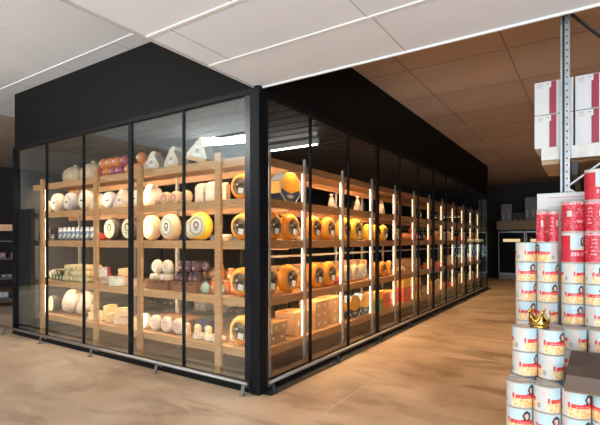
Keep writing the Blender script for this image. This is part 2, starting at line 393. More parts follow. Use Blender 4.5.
# ------------------------------------------------------------------ kinds of goods
def wheel_body(R, T, m, e=.35):
    # rounded rim; lies about z, centred
    h = T/2; p = [(1e-6, -h)]; b = min(T*.5, R*e)
    for i in range(7):
        a = PI/2*i/6; p.append((R-b+b*math.sin(a), -h*math.cos(a)))
    for i in range(1, 7):
        a = PI/2*i/6; p.append((R-b+b*math.cos(a), h*math.sin(a)))
    p.append((1e-6, h))
    return MB().lathe(p, m, 40, RX)
def ring(m, r0, r1, y, mt, n=36, cx=0, cz=0, sz=1):
    vs = []; fs = []
    for k in range(n):
        a = 2*PI*k/n
        vs += [Vector((cx+r0*math.cos(a), y, cz+sz*r0*math.sin(a))), Vector((cx+r1*math.cos(a), y, cz+sz*r1*math.sin(a)))]
    for k in range(n):
        i = 2*k; j = 2*((k+1) % n); fs.append((i, i+1, j+1, j))
    return m.add(vs, fs, mt)
def disc(m, r, y, mt, cx=0, cz=0, sz=1, n=28):
    vs = [Vector((cx+r*math.cos(2*PI*k/n), y, cz+sz*r*math.sin(2*PI*k/n))) for k in range(n)]
    return m.add(vs, [tuple(range(n))], mt)
def label_disc(R, y, kind):
    m = MB(); th = .004
    if kind == 'brown':
        m.lathe([(R*.64, 0), (R*.64, th)], 'lab_ring', 36, Matrix.Translation((0, y, 0)) @ RX, False)
        disc(m, R*.60, y-th-.0006, 'lab_brown'); disc(m, R*.30, y-th-.0012, 'lab_dark', cx=R*.05, cz=-.02*R, sz=.8)
        m.box(-R*.05, R*.38, y-th-.004, y-th-.0014, -R*.52, -R*.12, 'lab_white', Matrix.Rotation(.2, 4, 'Y'))
        m.box(-R*.30, -R*.14, y-th-.004, y-th-.0014, .05*R, R*.18, 'lab_light')
    elif kind == 'ring':
        m.lathe([(R*.74, 0), (R*.74, th)], 'lab_light', 36, Matrix.Translation((0, y, 0)) @ RX, False)
        ring(m, R*.52, R*.68, y-th-.0006, 'lab_sage'); disc(m, R*.50, y-th-.0008, 'lab_white')
        ring(m, R*.16, R*.26, y-th-.0014, 'lab_dark', n=14, cz=R*.08); disc(m, R*.15, y-th-.0018, 'lab_light', cz=R*.06)
        m.box(-R*.22, R*.22, y-th-.002, y-th-.001, -R*.30, -R*.20, 'lab_blue')
    elif kind == 'portrait':
        m.lathe([(R*.80, 0), (R*.80, th)], 'lab_light', 36, Matrix.Translation((0, y, 0)) @ RX, False)
        disc(m, R*.66, y-th-.0006, 'lab_green')
        ring(m, R*.20, R*.33, y-th-.0012, 'lab_dark', n=16, cz=R*.14); disc(m, R*.2, y-th-.0016, 'lab_light', cz=R*.08)
        m.box(-R*.3, R*.3, y-th-.002, y-th-.001, -R*.42, -R*.30, 'lab_sage')
    elif kind == 'pink':
        disc(m, R*.62, y-.001, 'lab_white'); disc(m, R*.5, y-.0016, 'lab_pink')
        ring(m, R*.18, R*.24, y-.0022, 'lab_white', n=20); m.box(-R*.35, R*.35, y-.003, y-.0017, -R*.03, R*.03, 'lab_white')
    elif kind == 'mauve':
        disc(m, R*.62, y-.001, 'lab_mauve'); disc(m, R*.35, y-.0016, 'lab_pink')
    elif kind == 'blue':
        disc(m, R*.74, y-.001, 'bluew'); m.box(-R*.3, R*.2, y-.003, y-.0017, -R*.2, R*.25, 'lab_white')
    elif kind == 'pale':
        disc(m, R*.66, y-.001, 'lab_light'); disc(m, R*.4, y-.0016, 'lab_white'); m.box(-R*.25, R*.25, y-.003, y-.0017, -R*.1, R*.05, 'lab_dark')
    return m
def wproto(k, R, T, m, lab):
    # origin at the foot of the standing wheel
    b = wheel_body(R, T, m); l = label_disc(R, -T/2-.0005, lab)
    for q in (b, l): q.v = [(x, y, z+R) for x, y, z in q.v]
    proto(k, ('rind', b), ('label', l, None, 'round printed label on the wheel face'))
wproto('gouda', .152, .13, 'orange', 'brown')
wproto('goldwheel', .160, .13, 'yellow', 'brown')
wproto('yellowwheel', .155, .13, 'yellow', 'ring')
wproto('creamwheel', .150, .12, 'cream', 'ring')
wproto('darkwheel', .145, .13, 'darkw', 'portrait')
wproto('palewheel', .118, .12, 'pale', 'pale')
wproto('greywheel', .115, .12, 'greyw', 'pale')
wproto('pinkwheel', .092, .08, 'pale', 'pink')
wproto('mauvewheel', .078, .09, 'cream', 'mauve')
wproto('smallwhite', .080, .07, 'pale', 'ring')
wproto('bluewheel', .085, .05, 'bluew', 'blue')
# flat small wheel
proto('flatwheel', ('rind', MB().lathe([(1e-6, 0), (.07, 0), (.082, .015), (.082, .06), (.07, .072), (1e-6, .072)], 'pale', 28)), ('label', MB().box(-.03, .03, -.0835, -.075, .02, .055, 'lab_white')))
# dome wrapped in kraft
dm = MB(); n = 32; prof = [(.15, 0), (.18, .05), (.185, .12), (.16, .19), (.10, .24), (.03, .262), (.035, .29), (1e-6, .295)]
dm.lathe(prof, 'paper', n); dm.v = [(x*(1+.05*math.cos(12*math.atan2(y, x))), y*(1+.05*math.cos(12*math.atan2(y, x))), z) for x, y, z in dm.v]
tie = MB().lathe([(.034, .262), (.042, .268), (.034, .276)], 'ties', 16)
proto('dome', ('wrapping', dm), ('tie', tie))
# wrapped wedge : wedge lying, wrapping gathered to a tuft on top
TXZ = Matrix(((1, 0, 0, 0), (0, 0, -1, 0), (0, 1, 0, 0), (0, 0, 0, 1)))      # polygon x,y -> x,z ; height -> -y
wg = MB().prism([(-.12, .035), (.12, .035), (.125, .06), (.035, .19), (-.02, .205), (-.125, .06)], -.07, .07, 'film', TXZ).prism([(-.115, 0), (.115, 0), (.122, .035), (-.122, .035)], -.072, .072, 'cream', TXZ)
tf = MB().prism([(-.025, .195), (.04, .18), (.05, .215), (.01, .232), (-.03, .225)], -.03, .05, 'film', TXZ)
lb = MB().prism([(-.05, .05), (.045, .05), (.03, .15), (-.035, .15)], .0705, .072, 'lab_white', TXZ).prism([(-.03, .08), (.03, .08), (.02, .12), (-.02, .12)], .072, .0725, 'bar', TXZ)
proto('wrapwedge', ('wrapping', wg), ('tuft', tf), ('label', lb))
# bare cheese wedge
def wedge(R, h, ang, mr, mc):
    b = MB(); n = 10; a0 = -ang/2; pts = [(0, 0)]+[(R*math.cos(a0+ang*k/n), R*math.sin(a0+ang*k/n)) for k in range(n+1)]
    b.prism(pts, 0, h, mc); r = MB()
    op = [(R*1.001*math.cos(a0+ang*k/n), R*1.001*math.sin(a0+ang*k/n)) for k in range(n+1)]
    ip = [((R+.012)*math.cos(a0+ang*k/n), (R+.012)*math.sin(a0+ang*k/n)) for k in range(n, -1, -1)]
    r.prism(ip+op, 0, h, mr)
    return b, r
b_, r_ = wedge(.16, .09, .9, 'cream', 'log'); proto('wedge', ('paste', b_), ('rind', r_))
b_, r_ = wedge(.15, .10, 1.0, 'net_white', 'net_red'); proto('redwedge', ('paste', b_), ('rind', r_, None, 'dark red rind'))
b_, r_ = wedge(.13, .07, .8, 'pale', 'pale'); proto('whitewedge', ('paste', b_), ('rind', r_))
# half wheel standing on its cut with face to the front
hp = [(.15*math.cos(PI*k/20), .15*math.sin(PI*k/20)) for k in range(21)]
proto('halfwheel', ('paste', MB().lathe([(1e-6, 0), (.125, 0), (.15, .03), (.15, .10), (.13, .12), (1e-6, .12)], 'film', 36, Matrix.Translation((0, .06, .15)) @ RX)), ('label', MB().box(-.04, .04, -.064, -.058, .17, .22, 'lab_white')))
proto('ball', ('wax', MB().ball((0, 0, .06), .06, 'redwax', 20)), ('label', label_disc(.035, -.0595, 'pale').__class__().box(-.018, .018, -.0615, -.056, .045, .078, 'lab_white')))
proto('orangeball', ('wax', MB().ball((0, 0, .06), .06, 'orangewax', 20)), ('label', MB().box(-.016, .016, -.0615, -.056, .045, .075, 'lab_light')))
proto('plumball', ('wax', MB().ball((0, 0, .06), .06, 'plumwax', 20)), ('label', MB().box(-.016, .016, -.0615, -.056, .045, .075, 'lab_pink')))
# logs, lying along y with the end to the front
def logp(k, m, R=.034, ln=.30):
    b = MB().lathe([(1e-6, 0), (R*.85, 0), (R, .01), (R, ln-.01), (R*.85, ln), (1e-6, ln)], m, 18, Matrix.Translation((0, .15, R)) @ RX)
    proto(k, ('roll', b), ('end_label', MB().lathe([(R*.5, 0), (R*.5, .002)], 'lab_light', 14, Matrix.Translation((0, .15-ln, R)) @ RX, False), 0))
logp('log', 'log', .044); logp('greenlog', 'loggreen', .042)
# tall white cartons with gable
def carton(k, wd, dp, h, m1, m2):
    b = MB().rbox(-wd/2, wd/2, -dp/2, dp/2, 0, h*.8, m1, .004).prism([(-dp/2, h*.8), (dp/2, h*.8), (0, h)], -wd/2, wd/2, m1, Matrix(((0, 0, 1, 0), (1, 0, 0, 0), (0, 1, 0, 0), (0, 0, 0, 1))))
    proto(k, ('pack', b), ('label', MB().box(-wd*.38, wd*.38, -dp/2-.002, -dp/2, h*.2, h*.55, m2)))
carton('carton', .14, .12, .24, 'pale', 'lab_light'); carton('slimcarton', .09, .08, .22, 'cream', 'lab_light')
# boxes
def boxp(k, x, y, z, m, mt='lab_white', flaps=True):
    b = MB().rbox(-x/2, x/2, -y/2, y/2, 0, z, m, .003)
    f = MB().box(-x/2-.0005, x/2+.0005, -.004, .004, z*.0+z-.0005, z+.0008, 'card_in') if flaps else None
    stk = MB().box(x*.20, x*.28, -y/2-.0012, -y/2, z*.4, z*.62, mt)
    stk2 = MB().box(-x*.30, -x*.22, -y/2-.0012, -y/2, z*.4, z*.62, mt)
    pr = [('carton_body', b), ('sticker', stk, 0), ('sticker', stk2, 0)]
    if f: pr.append(('tape_seam', f))
    proto(k, *pr)
boxp('cardbox', .30, .26, .15, 'card'); boxp('lowbox', .34, .28, .10, 'card'); boxp('bigbox', .36, .30, .26, 'card')
boxp('darkbox', .30, .26, .12, 'card_dark'); boxp('redbox', .26, .20, .12, 'red', 'ycard', False); boxp('greenbox', .26, .2, .16, 'green', 'ycard', False)
boxp('yellowbox', .26, .2, .12, 'ycard', 'red', False); boxp('greybox', .24, .2, .14, 'goods_grey', 'lab_white', False); boxp('bluebox', .24, .2, .16, 'goods_blue', 'lab_blue', False); boxp('blackbox', .26, .22, .10, 'goods_dark', 'lab_white', False)
boxp('tanbox', .26, .2, .15, 'goods_tan', 'lab_light', False); boxp('winebox', .24, .2, .12, 'goods_wine', 'lab_pink', False)
# octagonal display box standing, octagon face to the front
def octo(k, R, dp):
    o = [(R*math.cos(PI/8+PI/4*i), R*math.sin(PI/8+PI/4*i)) for i in range(8)]
    T = Matrix.Translation((0, dp/2, R*math.cos(PI/8))) @ RX
    b = MB().prism(o, 0, dp, 'navy', T)
    c = R*math.cos(PI/8); s = R*math.sin(PI/8)
    f = MB(); y = -dp/2-.001
    f.add([(s, y, c*2-.004), (c-.004, y, c+s), (c-.004, y, c-.1*R), (.45*R, y, c*.78), (.1*R, y, c*.62), (-.3*R, y, c*.70), (-c+.004, y, c-.05*R), (-c+.004, y, c+s), (-s, y, c*2-.004)], [(0, 1, 2, 3, 4, 5, 6, 7, 8)], 'amber')
    f.box(-.3*R, .3*R, y-.001, y, .40*R, .45*R, 'lab_white').box(-.18*R, .18*R, y-.001, y, .30*R, .34*R, 'lab_white')
    e = MB()   # white edge lines
    P = [Vector((x, y-.0005, z+c)) for x, z in o]
    for i in range(8): e.bar(P[i], P[(i+1) % 8], .008, .003, 'lab_white')
    sd = MB()  # amber side panel and pale blue upper side panel
    sd.box(-c-.0015, -c, -dp/2+.01, dp/2-.01, c-s+.004, c+s-.004, 'amber')
    up = MB().box(-.5*(2*s)+.004, .5*(2*s)-.004, -dp/2+.01, dp/2-.01, 0, .0015, 'bluecard', Matrix.Translation((-(c+s)/2, 0, c+(c+s)/2)) @ Matrix.Rotation(-PI/4, 4, 'Y'))
    proto(k, ('box_body', b), ('printed_front', f, 0), ('edge_line', e, 0), ('side_print', sd, 0), ('top_print', up, 0))
octo('octobox', .17, .16)
# jars
def jarp(k, R, h, m, lid):
    proto(k, ('glass_body', MB().lathe([(1e-6, 0), (R*.9, 0), (R, .01), (R, h*.72), (R*.8, h*.82), (R*.8, h*.85)], m, 20)), ('lid', MB().lathe([(R*.86, h*.85), (R*.86, h), (1e-6, h)], lid, 20)), ('label', MB().lathe([(R*1.01, h*.2), (R*1.01, h*.6)], 'lab_light' if lid == 'lid_gold' else 'lab_mauve', 20, None).__class__().box(-R*.35, R*.35, -R*1.01, -R*.85, h*.25, h*.5, 'lab_light' if lid == 'lid_gold' else 'lab_mauve')))
jarp('jar', .042, .10, 'jar_dark', 'lid_dark'); jarp('orangejar', .048, .12, 'jar_orange', 'lid_gold')
proto('gourd', ('pot', MB().lathe([(1e-6, 0), (.03, 0), (.055, .03), (.06, .06), (.048, .10), (.025, .13), (.03, .14)], 'jar_teal', 20)), ('stopper', MB().lathe([(.022, .14), (.02, .165), (1e-6, .17)], 'lid_dark', 12)))
proto('bottle', ('body', MB().lathe([(1e-6, 0), (.035, 0), (.037, .01), (.037, .16), (.014, .21), (.013, .26)], 'jar_dark', 16)), ('cap', MB().lathe([(.015, .255), (.015, .28), (1e-6, .28)], 'lid_gold', 12)), ('label', MB().box(-.022, .022, -.0385, -.03, .05, .13, 'lab_light')))
proto('cone', ('wrapping', MB().lathe([(1e-6, 0), (.055, 0), (.05, .06), (.022, .15), (.012, .17), (.03, .20), (1e-6, .185)], 'film', 16)), ('ribbon', MB().lathe([(.016, .16), (.022, .166), (.016, .174)], 'redwax', 12)))
proto('loaf', ('crust', MB().ball((0, 0, .055), .055, 'bread', 20, (1.8, 1.1, 1))), ('paper_band', MB().lathe([(.060, -.02), (.060, .02)], 'lab_white', 20, Matrix.Translation((0, 0, .055)) @ Matrix.Rotation(PI/2, 4, 'Y')) ))
# crate
def cratep(k, x, y, z):
    b = MB(); tt = .014
    b.box(-x/2, x/2, -y/2, y/2, 0, tt, 'crate').box(-x/2, x/2, -y/2, -y/2+tt, tt, z, 'crate').box(-x/2, x/2, y/2-tt, y/2, tt, z, 'crate').box(-x/2, -x/2+tt, -y/2+tt, y/2-tt, tt, z, 'crate').box(x/2-tt, x/2, -y/2+tt, y/2-tt, tt, z, 'crate')
    g = MB()
    for q in (-.3, 0, .3): g.box(x*q-.03, x*q+.03, -y/2-.001, -y/2, z*.72, z*.86, 'crate_gap')
    tr = MB().box(-x/2+tt, x/2-tt, -y/2+tt, y/2-tt, z-.03, z-.015, 'card_dark')
    proto(k, ('crate_body', b), ('hand_slot', g, 0), ('liner', tr))
cratep('crate', .42, .34, .125); cratep('bigcrate', .60, .30, .11)

# ------------------------------------------------------------------ stock on the front rack (shelf heights LV, faces to -y)
LN = {0: 'bottom shelf', 1: 'fourth shelf down', 2: 'middle shelf', 3: 'second shelf down', 4: 'top shelf'}
def fr(kind, name, look, cat, x, lv, y=.38, z=0, rz=0, s=1, rx=0, ry=0):
    if name == 'cheese_wedge' and 'red' not in look: rz += PI+rnd0.uniform(-.7, .7); y = max(.27, y-.10) if y < .5 else y+.0
    inst(kind, name, '%s, front rack %s' % (look, LN[lv]), cat, (x, y, LV[lv]+z), (rx, ry, rz), '%ss on the front rack %s' % (name.replace('_', ' '), LN[lv]), s)
# top shelf
fr('dome', 'wrapped_cheese', 'domed cheese in pleated kraft wrapping', 'cheese', -4.05, 4, y=.45, s=(1.12, .95, 1.0)); fr('dome', 'wrapped_cheese', 'domed cheese in pleated kraft wrapping', 'cheese', -3.55, 4, y=.45, s=(1.1, .95, 1.04))
bx = [(-3.24, 'ball'), (-3.08, 'orangeball'), (-2.92, 'plumball'), (-2.76, 'plumball'), (-2.56, 'orangeball'), (-2.39, 'orangeball'), (-2.22, 'orangeball')]
NM = {'ball': 'red waxed cheese ball', 'orangeball': 'orange waxed cheese ball', 'plumball': 'plum red waxed cheese ball'}
for x, k in bx: fr(k, 'cheese_ball', NM[k]+' in lower row', 'cheese', x, 4, s=1.3)
for x, k in ((-3.16, 'orangeball'), (-3.00, 'orangeball'), (-2.84, 'orangeball'), (-2.66, 'plumball'), (-2.30, 'orangeball')):
    fr(k, 'cheese_ball', NM[k]+' piled on others', 'cheese', x, 4, z=.132, s=1.3)
for x, r, s in ((-2.02, .1, 1.12), (-1.62, -.1, 1.2)): fr('wrapwedge', 'wrapped_wedge', 'cheese wedge wrapped in clear film with tuft', 'cheese', x, 4, rz=r, s=s)
fr('wrapwedge', 'wrapped_wedge', 'largest tilted film wrapped cheese wedge', 'cheese', -1.20, 4, rz=.1, s=1.25, ry=.25, z=.045)
fr('loaf', 'cheese_loaf', 'brown rinded oblong cheese behind wedges', 'cheese', -1.40, 4, y=.58); fr('loaf', 'cheese_loaf', 'brown rinded oblong cheese behind wedges', 'cheese', -1.0, 4, y=.60)
# second shelf down
for k, x, look, s in (('palewheel', -4.78, 'small pale round cheese', .9), ('palewheel', -4.42, 'pale round cheese', 1.3), ('greywheel', -4.04, 'grey rinded round cheese', 1.3), ('palewheel', -3.62, 'pale round cheese', 1.3)):
    fr(k, 'round_cheese', look, 'cheese', x, 3, rz=-.05, s=s)
fr('wrapwedge', 'wrapped_wedge', 'film wrapped cheese wedge', 'cheese', -3.30, 3, s=1.05); fr('greywheel', 'round_cheese', 'grey rinded round cheese', 'cheese', -3.02, 3, s=1.1, rz=.2)
fr('whitewedge', 'cheese_wedge', 'white cheese wedge', 'cheese', -2.9, 3, y=.5, rz=2); fr('wrapwedge', 'wrapped_wedge', 'film wrapped cheese wedge', 'cheese', -2.70, 3, s=1.1)
fr('palewheel', 'round_cheese', 'pale round cheese', 'cheese', -2.40, 3, s=1.0)
fr('wrapwedge', 'wrapped_wedge', 'film wrapped cheese wedge', 'cheese', -2.08, 3, s=1.25)
for x in (-1.78, -1.60, -1.42): fr('mauvewheel', 'small_cheese', 'small round cheese with mauve centre', 'cheese', x, 3, y=.36, rz=-.05, s=1.1)
fr('carton', 'cheese_carton', 'tall white gabled cheese pack', 'pack', -1.20, 3, y=.42, s=1.02); fr('carton', 'cheese_carton', 'tall white gabled cheese pack', 'pack', -1.02, 3, y=.42, s=1.06)
fr('slimcarton', 'cheese_carton', 'slim cream gabled cheese pack', 'pack', -.79, 3)
# middle shelf
for i, x in enumerate((-5.03+.25, -4.55, -4.66+.0)):
    fr('blackbox', 'flat_carton', 'flat black carton with white print', 'box', x if i < 2 else -4.66, 2, y=.42, z=0 if i < 2 else .101)
for i in range(8): fr('bluewheel', 'mottled_cheese', 'blue and white mottled cheese leaning in row', 'cheese', -4.32+i*.125, 2, y=.36, rz=-.55, s=1.22, z=0)
fr('ball', 'cheese_ball', 'red waxed cheese ball by dark wheel', 'cheese', -3.27, 2); fr('ball', 'cheese_ball', 'red waxed cheese ball by dark wheel', 'cheese', -3.30, 2, y=.52)
fr('darkwheel', 'round_cheese', 'black waxed wheel with green portrait label', 'cheese', -2.93, 2, rz=-.05, s=1.12); fr('darkwheel', 'round_cheese', 'black waxed wheel with green portrait label', 'cheese', -2.52, 2, rz=-.05, s=1.12)
fr('creamwheel', 'round_cheese', 'cream wheel with sage ringed label', 'cheese', -2.10, 2, rz=-.05, s=1.13); fr('creamwheel', 'round_cheese', 'cream wheel with sage ringed label', 'cheese', -1.73, 2, rz=-.05, s=1.13); fr('creamwheel', 'round_cheese', 'cream wheel with sage ringed label', 'cheese', -1.48, 2, y=.55, s=1)
fr('yellowwheel', 'round_cheese', 'bright yellow wheel with sage ringed label', 'cheese', -1.17, 2, y=.36, rz=.02, s=1.1)
fr('flatwheel', 'small_cheese', 'small flat pale cheese', 'cheese', -.80, 2, y=.40)
for lv, s in ((3, 1.0), (2, 1.0), (1, 1.06), (0, 1.08)):
    fr('gouda', 'round_cheese', 'orange wheel with brown label by corner post', 'cheese', -.50, lv, y=.36, rz=.1, s=s)
# fourth shelf down
for i, x in enumerate((-4.80, -4.62)): fr('greywheel', 'small_cheese', 'small grey rinded cheese', 'cheese', x, 1, s=.6, rz=-.3)
for i in range(4): fr('greenlog', 'cheese_roll', 'green herb coated cheese roll', 'cheese', -4.40+i*.092, 1, y=.40)
for i in range(3): fr('greenlog' if i else 'log', 'cheese_roll', 'herb flecked cheese roll, second layer', 'cheese', -4.35+i*.092, 1, y=.40, z=.080)
for r in range(3):
    for i in range((7, 7, 6)[r]): fr('log', 'cheese_roll', 'cream cheese roll, %s layer' % ('lower', 'middle', 'upper')[r], 'cheese', -3.99+(r % 2)*.046+i*.093, 1, y=.40+rnd0.uniform(-.03, .03), z=.081*r, rz=rnd0.uniform(-.06, .06))
for i, (x, r) in enumerate(((-3.22, 1.3), (-3.0, -.9), (-2.78, 1.0))): fr('redwedge', 'cheese_wedge', 'red rinded cheese wedge with netted paste', 'cheese', x, 1, y=.40, rz=r-2, s=1.3)
fr('redwedge', 'cheese_wedge', 'red rinded wedge lying on other wedges', 'cheese', -3.02, 1, z=.119, rz=-1.3, s=1.25); fr('wedge', 'cheese_wedge', 'golden cheese wedge lying on pile', 'cheese', -2.78, 1, z=.119, rz=-1.4, y=.44, s=1.2)
fr('loaf', 'cheese_loaf', 'oblong golden cheese at back', 'cheese', -3.05, 1, y=.62, s=1.3)
fr('whitewedge', 'cheese_wedge', 'white cheese wedge', 'cheese', -2.60, 1, rz=-1.5, s=1.4); fr('whitewedge', 'cheese_wedge', 'white cheese wedge', 'cheese', -2.36, 1, rz=-1.2, s=1.4)
fr('crate', 'crate', 'brown slotted crate under small wheels', 'crate', -1.98+.12, 1, y=.42, s=(1.05, 1, 1)); fr('crate', 'crate', 'brown slotted crate beside teal pot', 'crate', -1.36, 1, y=.42, s=(1.05, 1, 1))
for x in (-1.97, -1.77): fr('flatwheel', 'small_cheese', 'small flat white cheese on crate', 'cheese', x, 1, y=.36, z=.111, s=1.08); fr('smallwhite', 'small_cheese', 'small white wheel standing on flat cheese', 'cheese', x+.01, 1, y=.36, z=.190, rz=-.05, s=1.15)
for i, (x, y, z) in enumerate(((-1.55, .38, 0), (-1.44, .36, 0), (-1.33, .38, 0), (-1.22, .36, 0), (-1.50, .38, .101), (-1.38, .37, .101), (-1.27, .38, .101), (-1.46, .5, .0), (-1.34, .5, 0), (-1.44, .5, .101), (-1.33, .5, .101), (-1.22, .5, .101))):
    fr('jar', 'preserve_jar', 'dark preserve jar in crate', 'jar', x, 1, y=y, z=z*1.25+.111, s=1.25)
for x, z in ((-1.06, 0), (-.95, 0), (-1.0, .121)): fr('orangejar', 'preserve_jar', 'orange preserve jar stacked by post', 'jar', x, 1, y=.50, z=z*1.35, s=1.35)
for x, y, z in ((-.86, .5, 0), (-.80, .62, 0), (-.74, .5, 0), (-.84, .55, .121), (-.72, .58, .121)): fr('orangejar', 'preserve_jar', 'orange preserve jar near orange wheel', 'jar', x, 1, y=y, z=z*1.2, s=1.2)
fr('gourd', 'ceramic_pot', 'teal mottled ceramic pot', 'pot', -1.03, 1, y=.30); fr('gourd', 'ceramic_pot', 'teal mottled ceramic pot', 'pot', -.80, 1, y=.32, s=.95)
# bottom shelf
fr('wedge', 'cheese_wedge', 'golden cheese wedge', 'cheese', -4.80, 0, rz=-1.5); fr('darkwheel', 'round_cheese', 'dark wheel leaning', 'cheese', -4.52+.0, 0, rz=-.2, s=1.0); fr('wedge', 'cheese_wedge', 'golden cheese wedge', 'cheese', -4.66, 0, y=.6, rz=-1.6)
fr('halfwheel', 'round_cheese', 'large pale cheese leaning back', 'cheese', -4.15, 0, s=1.22, rx=-.35, y=.38, z=.03, rz=-.05); fr('halfwheel', 'round_cheese', 'large pale cheese leaning back', 'cheese', -3.78, 0, s=1.22, rx=-.35, y=.38, z=.03, rz=-.3)
for x, y, r, k in ((-3.40, .35, -1.8, 'wedge'), (-3.18, .36, -1.2, 'whitewedge'), (-2.98, .33, -1.7, 'wedge'), (-2.78, .34, -1.4, 'whitewedge'), (-2.60, .36, -1.7, 'whitewedge'), (-2.38, .36, -1.2, 'wedge'), (-3.25, .58, 1.5, 'wedge'), (-2.9, .6, 1.2, 'wedge'), (-2.55, .6, 1.4, 'whitewedge')):
    fr(k, 'cheese_wedge', 'golden cheese wedge' if k == 'wedge' else 'white cheese wedge', 'cheese', x, 0, y=y, rz=r, s=1.25)
for x, r in ((-3.1, -1.4), (-2.82, -1.8)): fr('wedge', 'cheese_wedge', 'golden cheese wedge piled on others', 'cheese', x, 0, y=.42, z=.115, rz=r, s=1.15)
for x, r in ((-3.40, -1.2), (-2.62, -1.6)): fr('whitewedge', 'cheese_wedge', 'white cheese wedge piled on others', 'cheese', x, 0, y=.40, z=.115, rz=r, s=1.15)
for x in (-2.20, -1.99, -1.77, -1.55): fr('pinkwheel', 'small_cheese', 'small pale wheel with pink centre', 'cheese', x+.04, 0, y=.33, rz=-.05, s=1.1)
fr('bigcrate', 'crate', 'long brown crate behind pink centred wheels', 'crate', -1.85, 0, y=.60, s=(1.2, 1, 1.4)); fr('bluebox', 'carton_box', 'dark blue carton behind white wedges', 'box', -1.32, 0, y=.62)
for x, r in ((-1.38, -1.5), (-1.20, -1.6), (-1.02, -1.4)): fr('slimcarton', 'cheese_carton', 'small white pointed cheese pack', 'pack', x, 0, y=.34, s=.72)
for i, (x, z) in enumerate(((-1.16, 0), (-.98, 0), (-.84, 0))): fr('flatwheel', 'small_cheese', 'small flat pale cheese', 'cheese', x+.03, 0, y=.30 if i < 3 else .3, z=z, s=.9)
fr('cone', 'wrapped_cone', 'pointed white wrapped cheese', 'cheese', -.70-.02, 0, y=.45)

# ------------------------------------------------------------------ stock on the long rack (faces to +x)
def rr(kind, name, look, cat, y, lv, x=-.30, z=0, rz=PI/2, s=1, rx=0):
    inst(kind, name, '%s, aisle rack %s' % (look, LN[lv]), cat, (x, y, LV[lv]+z), (rx, 0, rz), '%ss on the aisle rack %s' % (name.replace('_', ' '), LN[lv]), s)
# second shelf down
rr('octobox', 'display_box', 'large octagonal navy and amber display box', 'box', .97, 3, x=-.37, rz=PI/2-.08, s=1.16)
rr('cone', 'wrapped_cone', 'pale wrapped cone with red ribbon', 'cheese', 2.0, 3, s=1.0); rr('cone', 'wrapped_cone', 'pale wrapped cone with red ribbon', 'cheese', 2.82, 3, s=1.2); rr('cone', 'wrapped_cone', 'pale wrapped cone with red ribbon', 'cheese', 3.75, 3, s=1.2)
for y in (4.6, 5.8, 7.2): rr('bottle', 'bottle', 'dark bottle', 'bottle', y, 3)
# middle shelf
for y in (.60, .96, 1.50, 1.88): rr('gouda', 'round_cheese', 'orange wheel with brown label', 'cheese', y, 2, rz=PI/2-.02, s=1.06)
for y in (2.36, 2.72): rr('goldwheel', 'round_cheese', 'golden yellow wheel with brown label', 'cheese', y, 2, s=1.05)
for y in (3.2, 3.52, 3.83): rr('goldwheel', 'round_cheese', 'golden yellow wheel with brown label', 'cheese', y, 2, s=.85)
rr('flatwheel', 'small_cheese', 'pale flat cheese between wheels', 'cheese', 1.24, 2, s=.8); 
for y in (4.45,): rr('darkwheel', 'round_cheese', 'dark waxed wheel', 'cheese', y, 2, s=.8)
for y, k in ((4.85, 'orangeball'), (5.0, 'orangeball'), (5.25, 'ball'), (5.42, 'ball'), (5.6, 'ball')): rr(k, 'cheese_ball', NM[k], 'cheese', y, 2, s=1.25)
rr('ball', 'cheese_ball', 'red waxed cheese ball on others', 'cheese', 5.34, 2, s=1.2, z=.13)
for y in (1.05, 1.75, 2.3, 2.9, 3.6, 4.3): rr('tanbox', 'carton_box', 'tan carton behind wheels', 'box', y, 2, x=-.62, s=1.2)
# fourth shelf down
for y in (.52, .93, 1.55, 1.90): rr('gouda', 'round_cheese', 'orange wheel with brown label', 'cheese', y, 1, rz=PI/2-.02, s=1.1)
rr('ball', 'cheese_ball', 'red waxed cheese ball', 'cheese', 2.13, 1)
for y in (2.42, 2.70, 2.96): rr('creamwheel', 'round_cheese', 'cream wheel with sage ringed label', 'cheese', y, 1, s=.85)
for y in (3.45, 3.78, 4.1): rr('gouda', 'round_cheese', 'orange wheel with brown label', 'cheese', y, 1, s=.85)
for y in (1.2, 1.55, 1.9, 2.3, 2.7, 3.1, 3.5): rr('yellowbox', 'carton_box', 'yellow carton behind wheels', 'box', y, 1, x=-.62, s=1.1); rr('tanbox', 'carton_box', 'tan carton on yellow carton', 'box', y, 1, x=-.62, s=1.05, z=.134)
for y in (4.5, 4.75): rr('loaf', 'cheese_loaf', 'oblong golden cheese', 'cheese', y, 1, s=1.1)
for y in (5.2, 5.7): rr('bigbox', 'carton_box', 'plain cardboard carton', 'box', y, 1, x=-.45, s=.95)
# bottom shelf
rr('darkbox', 'carton_box', 'lower brown carton with two stickers', 'box', .99-.35, 0, x=-.36, rz=PI/2, s=(1.05, 1, 1)); rr('lowbox', 'carton_box', 'flat carton lying on brown carton', 'box', .66, 0, x=-.36, z=.121, rz=PI/2+.1, s=(1, 1, 1.1))
rr('bigbox', 'carton_box', 'large square cardboard carton beside upright', 'box', 1.28-.10, 0, x=-.40, s=(.9, 1, 1.08))
for i in range(3):
    rr('cardbox', 'carton_box', ('lowest', 'middle', 'topmost')[i]+' carton in stack of three', 'box', 1.66-.02, 0, x=-.37, z=.121*i, s=(1.1, 1, .8)); rr('cardbox', 'carton_box', ('lowest', 'middle', 'topmost')[i]+' carton in stack of three', 'box', 2.08, 0, x=-.37, z=.121*i, s=(1.15, 1, .8))
for y in (2.58, 2.96): rr('octobox', 'display_box', 'octagonal navy and amber display box', 'box', y, 0, x=-.30, s=1.05, rz=PI/2-.1)
